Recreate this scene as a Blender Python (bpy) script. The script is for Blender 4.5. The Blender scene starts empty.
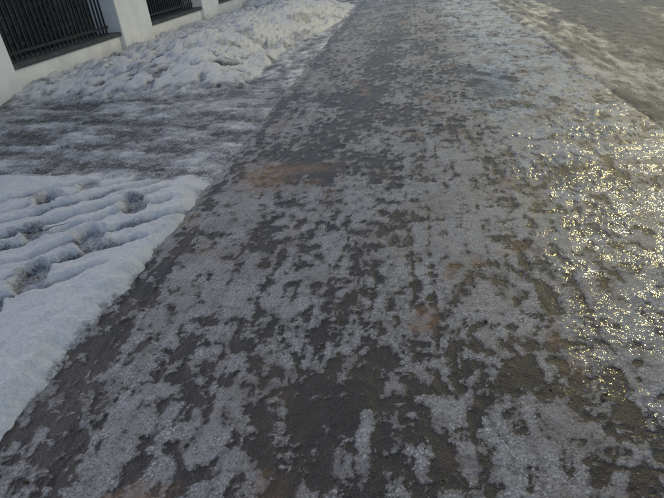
import bpy, bmesh, math, random
import numpy as np
from mathutils import Matrix, Vector
random.seed(4)
sc=bpy.context.scene
# ---------------------------------------------------------------- noise
def _h(ix,iy,s):
    ix=ix.astype(np.int64).astype(np.uint64); iy=iy.astype(np.int64).astype(np.uint64)
    h=(ix*np.uint64(374761393)+iy*np.uint64(668265263)+np.uint64(s*974711+13))&np.uint64(0xffffffff)
    h=((h^(h>>np.uint64(13)))*np.uint64(1274126177))&np.uint64(0xffffffff)
    h=((h^(h>>np.uint64(16)))*np.uint64(2246822519))&np.uint64(0xffffffff)
    h=h^(h>>np.uint64(15))
    return (h&np.uint64(0xffffff)).astype(np.float64)/float(0xffffff)
def gn(x,y,s):
    ix=np.floor(x); iy=np.floor(y); fx=x-ix; fy=y-iy
    u=fx*fx*fx*(fx*(fx*6-15)+10); v=fy*fy*fy*(fy*(fy*6-15)+10)
    def g(a,b):
        t=_h(ix+a,iy+b,s)*2*np.pi
        return np.cos(t)*(fx-a)+np.sin(t)*(fy-b)
    return 1.5*((g(0,0)*(1-u)+g(1,0)*u)*(1-v)+(g(0,1)*(1-u)+g(1,1)*u)*v)
def fbm(x,y,o=5,s=1,r=.5):
    a=1;t=0;n=0
    for i in range(o):
        t=t+a*gn(x*2**i+17.3*i,y*2**i-9.1*i,s+i*7); n+=a; a*=r
    return t/n*1.5
def ss(a,b,x):
    t=np.clip((x-a)/(b-a),0,1); return t*t*(3-2*t)
def ell(x,y,cx,cy,rx,ry,ang=0,soft=1.0):
    c,s=math.cos(ang),math.sin(ang)
    dx=(x-cx)*c+(y-cy)*s; dy=-(x-cx)*s+(y-cy)*c
    return np.exp(-((dx/rx)**2+(dy/ry)**2)*soft)
# ---------------------------------------------------------------- meshes
def grid(name,xs,ys,fz,mat):
    X,Y=np.meshgrid(xs,ys); Z,attrs=fz(X,Y)
    ny,nx=X.shape
    me=bpy.data.meshes.new(name)
    me.vertices.add(nx*ny)
    co=np.stack([X,Y,Z],-1).reshape(-1).astype(np.float32); me.vertices.foreach_set('co',co)
    i=np.arange(nx*ny).reshape(ny,nx)
    q=np.stack([i[:-1,:-1],i[:-1,1:],i[1:,1:],i[1:,:-1]],-1).reshape(-1).astype(np.int32)
    nf=(nx-1)*(ny-1)
    me.loops.add(nf*4); me.loops.foreach_set('vertex_index',q)
    me.polygons.add(nf); me.polygons.foreach_set('loop_start',(np.arange(nf)*4).astype(np.int32))
    me.polygons.foreach_set('loop_total',np.full(nf,4,np.int32))
    me.polygons.foreach_set('use_smooth',np.ones(nf,bool))
    me.update(calc_edges=True)
    for k,v in attrs.items():
        a=me.attributes.new(k,'FLOAT','POINT'); a.data.foreach_set('value',v.reshape(-1).astype(np.float32))
    ob=bpy.data.objects.new(name,me); sc.collection.objects.link(ob); me.materials.append(mat)
    return ob
def ysp(y0,y1,k,m=.0): 
    L=[y0]
    while L[-1]<y1: L.append(L[-1]+max(m,k*abs(L[-1])))
    return np.array(L)
# ---------------------------------------------------------------- node helper
class N:
    def __init__(s,name):
        s.m=bpy.data.materials.new(name); s.m.use_nodes=True; s.t=s.m.node_tree
        s.b=s.t.nodes['Principled BSDF']; s.geo=s.t.nodes.new('ShaderNodeNewGeometry').outputs['Position']
    def L(s,a,b): s.t.links.new(a,b)
    def setin(s,i,v):
        if hasattr(v,'is_output'): s.L(v,i)
        else: i.default_value=v
    def map(s,sx,sy,sz=1):
        n=s.t.nodes.new('ShaderNodeMapping'); s.L(s.geo,n.inputs[0]); n.inputs['Scale'].default_value=(sx,sy,sz); return n.outputs[0]
    def noise(s,sc_,det=5,r=.6,vec=None,dist=0):
        n=s.t.nodes.new('ShaderNodeTexNoise'); s.L(vec or s.geo,n.inputs['Vector']); n.inputs['Scale'].default_value=sc_
        n.inputs['Detail'].default_value=det; n.inputs['Roughness'].default_value=r; n.inputs['Distortion'].default_value=dist
        return n.outputs[0]
    def vor(s,sc_,feat='F1',vec=None):
        n=s.t.nodes.new('ShaderNodeTexVoronoi'); n.feature=feat; s.L(vec or s.geo,n.inputs['Vector']); n.inputs['Scale'].default_value=sc_
        return n.outputs[0]
    def attr(s,a):
        n=s.t.nodes.new('ShaderNodeAttribute'); n.attribute_name=a; return n.outputs['Fac']
    def math(s,op,a,b=0,c=None):
        n=s.t.nodes.new('ShaderNodeMath'); n.operation=op; s.setin(n.inputs[0],a); s.setin(n.inputs[1],b)
        if c is not None: s.setin(n.inputs[2],c)
        return n.outputs[0]
    def ramp(s,f,a,b,lo=0,hi=1):
        n=s.t.nodes.new('ShaderNodeMapRange'); n.interpolation_type='SMOOTHSTEP'; s.setin(n.inputs[0],f)
        for i,v in zip((1,2,3,4),(a,b,lo,hi)): s.setin(n.inputs[i],v)
        return n.outputs[0]
    def mix(s,f,a,b,mode='MIX'):
        n=s.t.nodes.new('ShaderNodeMix'); n.data_type='RGBA'; n.blend_type=mode; s.setin(n.inputs[0],f)
        for i,v in ((6,a),(7,b)):
            if isinstance(v,tuple): v=(v[0],v[1],v[2],1)
            s.setin(n.inputs[i],v)
        return n.outputs[2]
    def bump(s,h,dist,st=1,prev=None):
        n=s.t.nodes.new('ShaderNodeBump'); s.setin(n.inputs['Height'],h); n.inputs['Distance'].default_value=dist; n.inputs['Strength'].default_value=st
        if prev: s.L(prev,n.inputs['Normal'])
        return n.outputs[0]
    def out(s,col,rough,nor=None,spec=.5):
        if isinstance(col,tuple): col=(col[0],col[1],col[2],1)
        s.setin(s.b.inputs['Base Color'],col); s.setin(s.b.inputs['Roughness'],rough); s.setin(s.b.inputs['Specular IOR Level'],spec)
        if nor: s.L(nor,s.b.inputs['Normal'])
        return s.m
# ---------------------------------------------------------------- materials
def m_pavement():
    n=N('icy_paving')
    ice=n.attr('ice'); sand=n.attr('sand'); wet=n.attr('wet')
    f1=n.noise(42,4,.65); f2=n.noise(120,3,.7); f3=n.noise(2.6,4,.65)
    k=n.math('ADD',ice,n.math('MULTIPLY',n.math('SUBTRACT',f1,.5),1.25))
    k=n.math('ADD',k,n.math('MULTIPLY',n.math('SUBTRACT',f2,.5),.7))
    mask=n.ramp(k,.36,.45)
    thick=n.ramp(k,.42,1.05)
    gr=n.vor(80)
    c_ice=n.mix(thick,(.145,.142,.146),(.33,.333,.348))
    crumb=n.math('MULTIPLY',n.ramp(gr,.55,.1,0,.75),n.ramp(n.noise(7,4,.65),.38,.62,.15,1))
    c_ice=n.mix(crumb,c_ice,(.66,.665,.69))
    c_ice=n.mix(n.ramp(f3,.42,.66,0,.5),c_ice,(.20,.175,.16))
    c_ice=n.mix(n.ramp(f2,.51,.62,0,.8),c_ice,(.075,.069,.068))
    c_dk=n.mix(n.ramp(f3,.35,.65),(.024,.022,.025),(.052,.040,.034))
    c_dk=n.mix(n.ramp(f2,.52,.70,0,.5),c_dk,(.14,.136,.142))
    col=n.mix(mask,c_dk,c_ice)
    col=n.mix(n.math('MULTIPLY',sand,n.ramp(f1,.35,.58,.35,1)),col,(.235,.13,.07))
    h=n.math('ADD',n.math('MULTIPLY',mask,.5),n.math('MULTIPLY',f2,.9))
    h=n.math('SUBTRACT',h,n.math('MULTIPLY',gr,.35))
    nb=n.bump(h,.0055,.8)
    n.setin(n.b.inputs['Coat Weight'],wet)
    n.b.inputs['Coat Roughness'].default_value=.10
    n.b.inputs['Coat IOR'].default_value=1.5
    n.L(n.bump(n.noise(14,3,.55,n.map(1,.8)),.024,1),n.b.inputs['Coat Normal'])
    return n.out(col,n.ramp(mask,0,1,.36,.44),nb,.45)
def m_snow():
    n=N('trampled_snow')
    d=n.attr('dirt_shade')  # real dirt and slush, plus groove shade painted as grey
    f1=n.noise(9,6,.65); f2=n.noise(55,4,.72)
    w_=n.ramp(d,.2,.5,.45,1)
    k=n.math('ADD',n.math('MULTIPLY',n.math('SUBTRACT',f1,.5),1.2),n.math('MULTIPLY',n.math('SUBTRACT',f2,.5),1.7))
    k=n.math('ADD',d,n.math('MULTIPLY',k,w_))
    c=n.mix(n.ramp(f2,.3,.7),(.62,.635,.69),(.82,.825,.85))
    c=n.mix(n.ramp(k,.18,.48),c,(.34,.345,.37))
    c=n.mix(n.ramp(k,.52,.78),c,(.070,.066,.066))
    nb=n.bump(f2,.018,.8)
    return n.out(c,n.ramp(k,.4,.8,.6,.4),nb,.4)
def m_road():
    n=N('wet_slushy_asphalt')
    d=n.attr('slush')
    f1=n.noise(6,6,.65,n.map(1,.3)); f2=n.noise(45,5,.72)
    k=n.math('ADD',d,n.math('MULTIPLY',n.math('SUBTRACT',f1,.5),1.4))
    k=n.math('ADD',k,n.math('MULTIPLY',n.math('SUBTRACT',f2,.5),1.7))
    c=n.mix(n.ramp(f2,.35,.7),(.05,.042,.034),(.11,.096,.08))
    c=n.mix(n.ramp(k,.4,.6),c,(.18,.165,.142))
    c=n.mix(n.ramp(k,.62,.9),c,(.48,.475,.47))
    nb=n.bump(k,.014,.7)
    n.b.inputs['Coat Weight'].default_value=.25; n.b.inputs['Coat Roughness'].default_value=.15
    return n.out(c,.45,nb,.4)
def m_simple(name,c1,c2,sc_,rough,bd=.004,spec=.4):
    n=N(name); f=n.noise(sc_,6,.6); g=n.noise(sc_*12,4,.6)
    c=n.mix(n.ramp(f,.35,.65),c1,c2)
    return n.out(c,rough,n.bump(g,bd,.5),spec)
def m_wall():
    n=N('white_render'); f=n.noise(3,6,.6); g=n.noise(45,4,.6)
    z=n.t.nodes.new('ShaderNodeSeparateXYZ'); n.L(n.geo,z.inputs[0])
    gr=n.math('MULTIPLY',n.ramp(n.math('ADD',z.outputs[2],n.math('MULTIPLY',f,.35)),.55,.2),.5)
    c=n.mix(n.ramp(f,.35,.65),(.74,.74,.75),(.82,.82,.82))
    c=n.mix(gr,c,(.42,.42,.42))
    return n.out(c,.8,n.bump(g,.004,.6),.3)
M_pav=m_pavement(); M_snow=m_snow(); M_road=m_road()
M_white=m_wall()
M_slate=m_simple('dark_coping_stone',(.035,.045,.045),(.07,.08,.08),8,.5)
M_iron=m_simple('black_iron',(.012,.014,.017),(.025,.026,.03),20,.45,.001)
M_yard=m_simple('wet_yard_asphalt',(.04,.04,.042),(.13,.13,.14),1.2,.5)
M_ground=m_simple('winter_ground',(.35,.36,.38),(.65,.67,.72),.35,.7)
M_kerb=m_simple('kerb_concrete',(.10,.095,.09),(.30,.295,.29),14,.4,.006)
M_twig=m_simple('twig_bark',(.03,.022,.015),(.06,.045,.03),60,.8,.001)
M_leaf=m_simple('added_hedge_foliage',(.05,.062,.068),(.10,.115,.12),3,.6,.001)  # for the hedge added to darken the background
M_pole=m_simple('galvanised_steel',(.22,.23,.24),(.32,.33,.34),8,.45,.001)
# ---------------------------------------------------------------- sidewalk
P=.20
def f_pav(X,Y):
    wx=X+.02*fbm(X*4,Y*4,3,91); wy=Y+.02*fbm(X*4,Y*4,3,95)
    f=.90*fbm(wx*15,wy*11.5,5,3,.65)
    f+=.45*fbm(wx*8,wy*6.5,4,19,.6)
    f+=.40*fbm(wx*6,wy*2.2,4,23,.6)
    f+=.50*fbm(X*1.6,Y*1.1,4,41)
    ci=np.floor(wx/P); cj=np.floor(wy/P+.5*(ci%2))
    f+=.30*(_h(ci+100,cj+100,5)-.5)
    dx=np.abs((wx/P)%1-.5)*-1+.5; dy=np.abs((wy/P+.5*(ci%2))%1-.5)*-1+.5
    jx=np.exp(-(dx*P/.010)**2); jy=np.exp(-(dy*P/.010)**2)
    f-=.34*jx*(.4+fbm(X*3,Y*1,2,61)) + .2*jy
    f-=.4*np.exp(-((X-.10+.015*fbm(Y*3,Y*0,2,62))/.014)**2)*ss(-.2,.2,fbm(Y*2,X*0,2,63)+.1)
    b=.47
    b=b-.14*ell(X,Y,.45,1.25,.65,.75)-.08*ell(X,Y,-.3,1.5,.4,.5)
    b=b-1.1*ell(X,Y,.93,6.3,.26,.55)-1.0*ell(X,Y,1.12,3.4,.24,.22)-.6*ell(X,Y,-.72,3.65,.4,.18)
    b=b-.45*ell(X,Y,-.7,5.3,.3,1.3)-.32*ell(X,Y,-.45,8,.5,3)
    b=b+.18*np.exp(-((X+1.15)/.2)**2)*ss(5,2.5,Y)
    b=b-(.62-.3*ss(2.6,1.8,Y))*np.exp(-((X+1.46+.05*fbm(Y*2,Y*0,3,77))/.05)**2)*(.75+.9*fbm(X*3,Y*3,3,78))
    b=b-.42*np.exp(-((X+1.27+.06*fbm(Y*1.5,Y*0,3,79))/.03)**2)*ss(3,1.5,Y)*(.7+1.2*fbm(X*3,Y*2,3,76))
    b=b-.4*np.exp(-((X+.98+.06*fbm(Y*1.2,Y*0,3,70))/.04)**2)*ss(3.2,1.5,Y)*(.7+1.2*fbm(X*3,Y*2,3,75))
    b=b+.12*np.exp(-((X-1.75)/.3)**2)
    g=f+b
    ice=ss(-.35,.95,g)
    core=ss(.1,.6,ice)
    Z=.004*core+.004*fbm(X*14,Y*14,4,33)+.010*fbm(X*2.5,Y*1.5,3,35)
    Z+= .004*core*np.abs(fbm(X*35,Y*35,3,36))
    lane=np.exp(-((X+1.2)/.3)**2)
    Z+=lane*.012*fbm(X*11,Y*1.3,3,37)
    sand=np.clip(1.9*ell(X,Y,-1.15,3.60,.17,.24,.3)+1.1*ell(X,Y,-.86,3.75,.2,.09)+.7*ss(.38,.7,fbm(X*2.6,Y*1.9,4,55)),0,1)*(.5+.5*ss(-.3,.2,fbm(X*16,Y*16,4,57)))
    wet=ss(.50,1.05,X+.25*fbm(X*1.5,Y*1.2,3,81))*ss(-.22,.12,fbm(X*4.5,Y*3.5,5,83,.6)+.04)
    Z+=wet*.004*fbm(X*9,Y*7,3,85)
    Z-=.012*ss(2.0,2.07,X)
    return Z,{'ice':ice,'sand':sand,'wet':wet}
ys=ysp(.35,45,.0062,.0052)
grid('icy_sidewalk',np.arange(-1.75,2.071,.0075),ys,f_pav,M_pav)
# ---------------------------------------------------------------- snow verge + driveway crossing
feet=[(-1.98,3.02,.075,.155,.6),(-2.05,2.55,.075,.155,.5),(-2.16,2.12,.075,.15,.3),(-2.2,1.72,.075,.15,.1),
      (-2.75,3.15,.07,.14,.5),(-2.58,3.42,.07,.13,.6),(-2.55,1.9,.06,.13,.2),(-3.1,2.8,.06,.14,.4),(-1.98,1.25,.06,.14,0),(-2.5,2.62,.06,.12,.8)]
def f_snow(X,Y):
    e=X+.08*fbm(Y*1.6,X*0+2,4,101)+.04*fbm(Y*7,X*5,3,103)
    edge=-1.53-.33*ss(3.0,6.5,Y)-.35*ss(5.5,7,Y)+.6*ss(9,14,Y)
    inn=ss(0,.16,edge-e)
    yn=Y+.12*fbm(X*1.7,Y*1.7,4,105)+.07*fbm(X*8,Y*8,3,106)
    near=ss(3.62,3.36,yn+.12*(X+1.6))
    yfar0=6.2+.3*ss(-3.5,-2.0,X)
    far=ss(yfar0,yfar0+.7,yn)*(1-ss(16.2,16.8,Y+.35*fbm(X,Y,3,107))*ss(19.2,18.6,Y))
    zn=.060+.026*fbm(X*1.5,Y*1.5,3,110)+.020*fbm(X*7,Y*7,5,111,.6)
    a=math.radians(40); u=(X*math.cos(a)+Y*math.sin(a)); v=(-X*math.sin(a)+Y*math.cos(a))+.03*fbm(u*1.3,Y*0,3,112)+.012*fbm(u*6,Y*6,3,114)
    gd=0
    for vc,u0,u1,w,dp in ((3.30,-.9,.8,.024,.05),(3.53,-1.2,.55,.023,.055),(3.74,-.8,.6,.026,.05),(3.97,-1.2,.75,.023,.05),(4.16,-.6,1.,.023,.04),(3.08,-.5,.3,.023,.05),(2.86,-1,.0,.022,.04),(4.4,-1,.9,.024,.035)):
        m=ss(u0,u0+.2,u)*ss(u1+.2,u1,u)*(.7+.7*ss(-.4,.3,fbm(u*3,v*2,2,115)))
        zn=zn-dp*np.exp(-((v-vc)/w)**2)*m+.014*np.exp(-((v-vc-.055)/.03)**2)*m
        gd=gd+.42*np.exp(-((v-vc)/w)**2)*m  # shade in the grooves, painted as grey into the snow colour
    for cx,cy,rx,ry,an in feet:
        q=ell(X+.02*fbm(X*10,Y*10,3,113),Y+.02*fbm(X*9,Y*11,3,117),cx,cy,rx*1.3,ry*1.15,an)
        s_=ss(.3,.5,q)
        zn=zn*(1-s_)+(.012+.014*fbm(X*18,Y*18,3,116))*s_+.014*ss(.12,.25,q)*ss(.4,.28,q)
        gd=gd*(1-s_)+.36*s_  # greys the floor of each print
    gd=gd+.22*ss(.05,.5,fbm(X*2.4,Y*2.4,4,118))
    zn=np.maximum(zn,.006)
    prof=ss(edge,edge-1.0,e)*(.30-.20*ss(-3.4,-5.3,X))
    lump=.10*fbm(X*1.3,Y*1.1,5,120,.55)+.05*np.abs(fbm(X*4,Y*3.5,4,121))+.018*fbm(X*14,Y*14,4,122)
    yg=ss(6.4,8.5,Y)
    zf=.07+prof*(.35+.65*yg)*(.9+.4*fbm(X*.8,Y*.4,2,123))+lump*(.45+.55*yg)
    dn=fbm(X*4.3+3,Y*4.3,3,125); zf-=.05*ss(.12,.4,dn)
    zf=np.maximum(zf,.012)
    m0=fbm(X*1.5,Y*2.6,6,130,.62)
    mid=ss(-.3,.3,m0)
    zm=.008+.022*mid+.014*fbm(X*7,Y*7,5,131,.6)
    z=zm*(1-near)*(1-far)+zn*near+zf*far
    strip=1-inn
    z=z*inn+strip*(.004+.014*fbm(X*8,Y*6,5,133,.6))
    rt=fbm((X*.35+Y)*3.5,(Y-.3*X)*1.4,6,134,.65)
    dirt_shade=np.clip(.54-.26*(mid-.5)+.4*rt,.2,1.2)*(1-near)*(1-far)
    dirt_shade=dirt_shade+near*(.02+gd)+far*(.03+.44*ss(.08,.4,dn)*ss(12,6.6,Y)+.32*ss(.0,.45,fbm(X*1.6,Y*1.3,4,137)))
    dirt_shade=np.maximum(dirt_shade,(1-ss(0,.10,edge-e))*(.46+.6*fbm(X*4,Y*2.2,5,139,.6)))
    dirt_shade=np.maximum(dirt_shade,.66*np.exp(-((e+1.54)/.03)**2)*(.7+.8*fbm(X*4,Y*3,3,140)))
    z=z-.045*ss(-1.60,-1.51,X)
    return z+.004,{'dirt_shade':dirt_shade}
ysn=ysp(.35,60,.007,.006)
grid('snow_covered_verge',np.arange(-6.1,-1.499,.0135),ysn,f_snow,M_snow)
# ---------------------------------------------------------------- road
def f_road(X,Y):
    rg=ss(2.2,2.5,X)*ss(3.6,2.9,X)
    r=fbm(X*5,Y*.7,4,201)+.5*fbm(X*9,Y*4,4,203)
    slush=.34+.40*rg*(.6+.9*r)+.2*fbm(X*1.6,Y*.25,3,205)+.24*fbm(X*1.1,Y*.9,3,206)
    slush=slush+.42*np.exp(-((X-2.15+.08*fbm(Y*1,Y*0,3,209))/.18)**2)*(.8+.8*fbm(X*5,Y*2,4,210))
    Z=-.10+.118*ss(2.80,2.2,X+.12*fbm(X*3,Y*1.6,4,207))+.03*rg*np.clip(r,-.3,1)+.018*fbm(X*6,Y*4,5,208)
    Z-=.045*ss(2.07+.03,1.985,X+.04*fbm(X*6,Y*4,4,211))
    return Z,{'slush':slush}
grid('slushy_road',np.concatenate([np.arange(1.96,4.2,.0135),np.arange(4.2,11,.05)]),ysp(.35,60,.008,.01),f_road,M_road)
# ---------------------------------------------------------------- generic box helper
def boxes(name,lst,mat,parent=None,bev=.0):
    bm=bmesh.new()
    for (x0,x1,y0,y1,z0,z1) in lst:
        r=bmesh.ops.create_cube(bm,size=1)
        bmesh.ops.scale(bm,verts=r['verts'],vec=(x1-x0,y1-y0,z1-z0))
        bmesh.ops.translate(bm,verts=r['verts'],vec=((x0+x1)/2,(y0+y1)/2,(z0+z1)/2))
    if bev: bmesh.ops.bevel(bm,geom=bm.edges[:],offset=bev,segments=2,affect='EDGES')
    me=bpy.data.meshes.new(name); bm.to_mesh(me); bm.free(); me.materials.append(mat)
    ob=bpy.data.objects.new(name,me); sc.collection.objects.link(ob)
    if parent: ob.parent=parent
    return ob
def empty(name):
    e=bpy.data.objects.new(name,None); sc.collection.objects.link(e); return e
boxes('kerb',[(2.085,2.20,-3+i*1.0,-3+i*1.0+.992,-.2,-.008+.004*random.random()) for i in range(60)],M_kerb,bev=.012)
def sheet(name,x0,x1,y0,y1,z,mat): return boxes(name,[(x0,x1,y0,y1,z-.02,z)],mat)
sheet('ground',-400,400,-300,600,-.30,M_ground)
sheet('road',2.2,11.5,-12,300,-.175,M_yard)
boxes('paving_base',[(-6.4,2.07,-12,300,-.28,-.07)],M_yard)
sheet('yard',-60,-6.41,-12,120,-.02,M_yard)
boxes('far_pavement',[(11.5,14,-12,300,-.29,.0)],M_kerb)
# ---------------------------------------------------------------- boundary: pillars, low walls, railings
FX=-5.86; p0=5.62; PW=1.36; SPc=4.65
for i in range(-1,7):
    y0=p0+i*SPc; y1=y0+PW
    e=empty('white_gate_pillar')
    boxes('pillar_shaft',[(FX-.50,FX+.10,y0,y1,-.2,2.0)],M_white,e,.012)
    boxes('pillar_cap',[(FX-.56,FX+.16,y0-.06,y1+.06,2.0,2.10)],M_slate,e,.01)
    a,b=y1,p0+(i+1)*SPc
    w=empty('low_boundary_wall')
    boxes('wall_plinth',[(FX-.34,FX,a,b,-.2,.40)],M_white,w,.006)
    boxes('wall_coping',[(FX-.40,FX+.07,a+.003,b-.003,.40,.475)],M_slate,w,.012)
    r=empty('iron_railing')
    xs=FX-.20
    L=[(xs-.02,xs+.02,a,b,.56,.60),(xs-.02,xs+.02,a,b,1.55,1.59),(xs-.015,xs+.015,a,b,1.38,1.41)]
    n=int((b-a)/.125)
    for j in range(n):
        yy=a+.07+(b-a-.14)*j/(n-1)
        L.append((xs-.013,xs+.013,yy-.013,yy+.013,.476,1.75))
        L.append((xs-.024,xs+.024,yy-.024,yy+.024,1.62,1.68))
    boxes('railing_bars',L,M_iron,r)
# added dark hedge, screens the bright sky behind the railing
rng=np.random.default_rng(5)
hed=empty('added_dark_hedge')
bm=bmesh.new()
for k in range(26000):
    y=rng.uniform(-2,45); z=rng.uniform(0,2.6)**1.0; x=-7.6-rng.uniform(0,1)**2*.5+.18*math.sin(y*2.1)+.12*math.sin(y*5.3+z*3)
    s=rng.uniform(.03,.07); R_=Matrix.Rotation(rng.uniform(0,6.3),3,Vector(rng.normal(size=3)).normalized())
    c=Vector((x,y,z)); 
    bm.faces.new([bm.verts.new(c+R_@Vector(p)) for p in ((-s,0,0),(0,-s*.45,0),(s,0,0),(0,s*.45,0))])
me=bpy.data.meshes.new('added_hedge_leaves'); bm.to_mesh(me); bm.free(); me.materials.append(M_leaf)
o=bpy.data.objects.new('added_hedge_leaves',me); sc.collection.objects.link(o); o.parent=hed
boxes('added_hedge_core',[(-8.6,-8.0,-2,45,-.02,2.45)],M_leaf,hed,.1)
# ---------------------------------------------------------------- street lamp
def tube(name,pts,rad,mat,parent=None,seg=12):
    cu=bpy.data.curves.new(name,'CURVE'); cu.dimensions='3D'; sp=cu.splines.new('POLY'); sp.points.add(len(pts)-1)
    for p,q,rr in zip(sp.points,pts,rad): p.co=(*q,1); p.radius=rr
    cu.bevel_depth=1; cu.bevel_resolution=3; cu.use_fill_caps=True
    ob=bpy.data.objects.new(name,cu); sc.collection.objects.link(ob)
    dg=bpy.context.evaluated_depsgraph_get(); me=bpy.data.meshes.new_from_object(ob.evaluated_get(dg))
    bpy.data.objects.remove(ob); me.materials.clear(); me.materials.append(mat)
    o=bpy.data.objects.new(name,me); sc.collection.objects.link(o)
    if parent: o.parent=parent
    return o
LX,LY,LZ=6.0,11.9,6.2
lamp=empty('street_lamp')
bx=12.3
tube('pole',[(bx,LY,-.3),(bx,LY,1),(bx,LY,7),(bx-.6,LY,7.5),(LX+.5,LY,LZ+.2)],[.10,.09,.06,.05,.04],M_pole,lamp)
boxes('lamp_head',[(LX-.35,LX+.6,LY-.16,LY+.16,LZ+.10,LZ+.24)],M_pole,lamp,.04)
em=bpy.data.materials.new('lamp_glow'); em.use_nodes=True
em.node_tree.nodes['Principled BSDF'].inputs['Emission Color'].default_value=(1,.82,.35,1)
em.node_tree.nodes['Principled BSDF'].inputs['Emission Strength'].default_value=12
boxes('lamp_lens',[(LX-.25,LX+.25,LY-.11,LY+.11,LZ+.06,LZ+.098)],em,lamp,.01)
ld=bpy.data.lights.new('lamp_light','SPOT'); ld.energy=1600; ld.color=(1,.82,.32); ld.shadow_soft_size=.22; ld.spot_size=math.radians(160); ld.spot_blend=.4
lo=bpy.data.objects.new('lamp_light',ld); sc.collection.objects.link(lo); lo.location=(LX,LY,LZ-.18); lo.parent=lamp
# ---------------------------------------------------------------- twig, litter
tube('fallen_twig',[(-2.42,2.62,.075),(-2.36,2.63,.10),(-2.30,2.66,.10),(-2.24,2.67,.115)],[.003,.0025,.002,.001],M_twig)
bm=bmesh.new()
for k in range(70):
    x=random.uniform(-1.4,1.6); y=random.uniform(.8,6)
    s=random.uniform(.003,.009); a=random.uniform(0,6.28); z=.016
    vs=[bm.verts.new((x+s*random.uniform(.6,1.2)*math.cos(a+t)*1.5,y+s*math.sin(a+t),z+random.uniform(-.006,.006))) for t in (0,1.2,2.3,3.3,4.4,5.4)]
    bm.faces.new(vs)
me=bpy.data.meshes.new('leaf_litter'); bm.to_mesh(me); bm.free(); me.materials.append(M_twig)
sc.collection.objects.link(bpy.data.objects.new('leaf_litter',me))
# ---------------------------------------------------------------- light
EL,RO=math.radians(24),math.radians(-75)
w=bpy.data.worlds.new('World'); sc.world=w; w.use_nodes=True; nt=w.node_tree
sk=nt.nodes.new('ShaderNodeTexSky'); sk.sky_type='NISHITA'; sk.sun_disc=False; sk.sun_elevation=EL; sk.sun_rotation=RO; sk.air_density=1; sk.dust_density=1.0
hs=nt.nodes.new('ShaderNodeHueSaturation'); hs.inputs['Saturation'].default_value=.68
nt.links.new(sk.outputs[0],hs.inputs['Color'])
nt.links.new(hs.outputs[0],nt.nodes['Background'].inputs[0]); nt.nodes['Background'].inputs[1].default_value=.14
sd=bpy.data.lights.new('sun','SUN'); sd.energy=.5; sd.angle=math.radians(40); sd.color=(1,.90,.93)
so=bpy.data.objects.new('sun',sd); sc.collection.objects.link(so)
sv=Vector((math.sin(RO)*math.cos(EL),math.cos(RO)*math.cos(EL),math.sin(EL)))
so.rotation_euler=sv.to_track_quat('Z','Y').to_euler()
# ---------------------------------------------------------------- camera
f=500.
d=Vector(((410-332)/f,(249+58)/f,-1)); nx=(420-332)/f
nb_=-(1+d.x*nx)/d.y
up=-Vector((nx,nb_,-1)).normalized(); yv=d.normalized(); xv=yv.cross(up)
R=Matrix((xv,yv,up))
cd=bpy.data.cameras.new('camera'); cd.sensor_width=36; cd.lens=36*f/664; cd.clip_end=2000; cd.clip_start=.05
co=bpy.data.objects.new('camera',cd); sc.collection.objects.link(co)
co.matrix_world=Matrix.Translation((0,0,1.5))@R.to_4x4()
sc.camera=co
sc.view_settings.view_transform='Standard'; sc.view_settings.look='None'; sc.view_settings.exposure=0
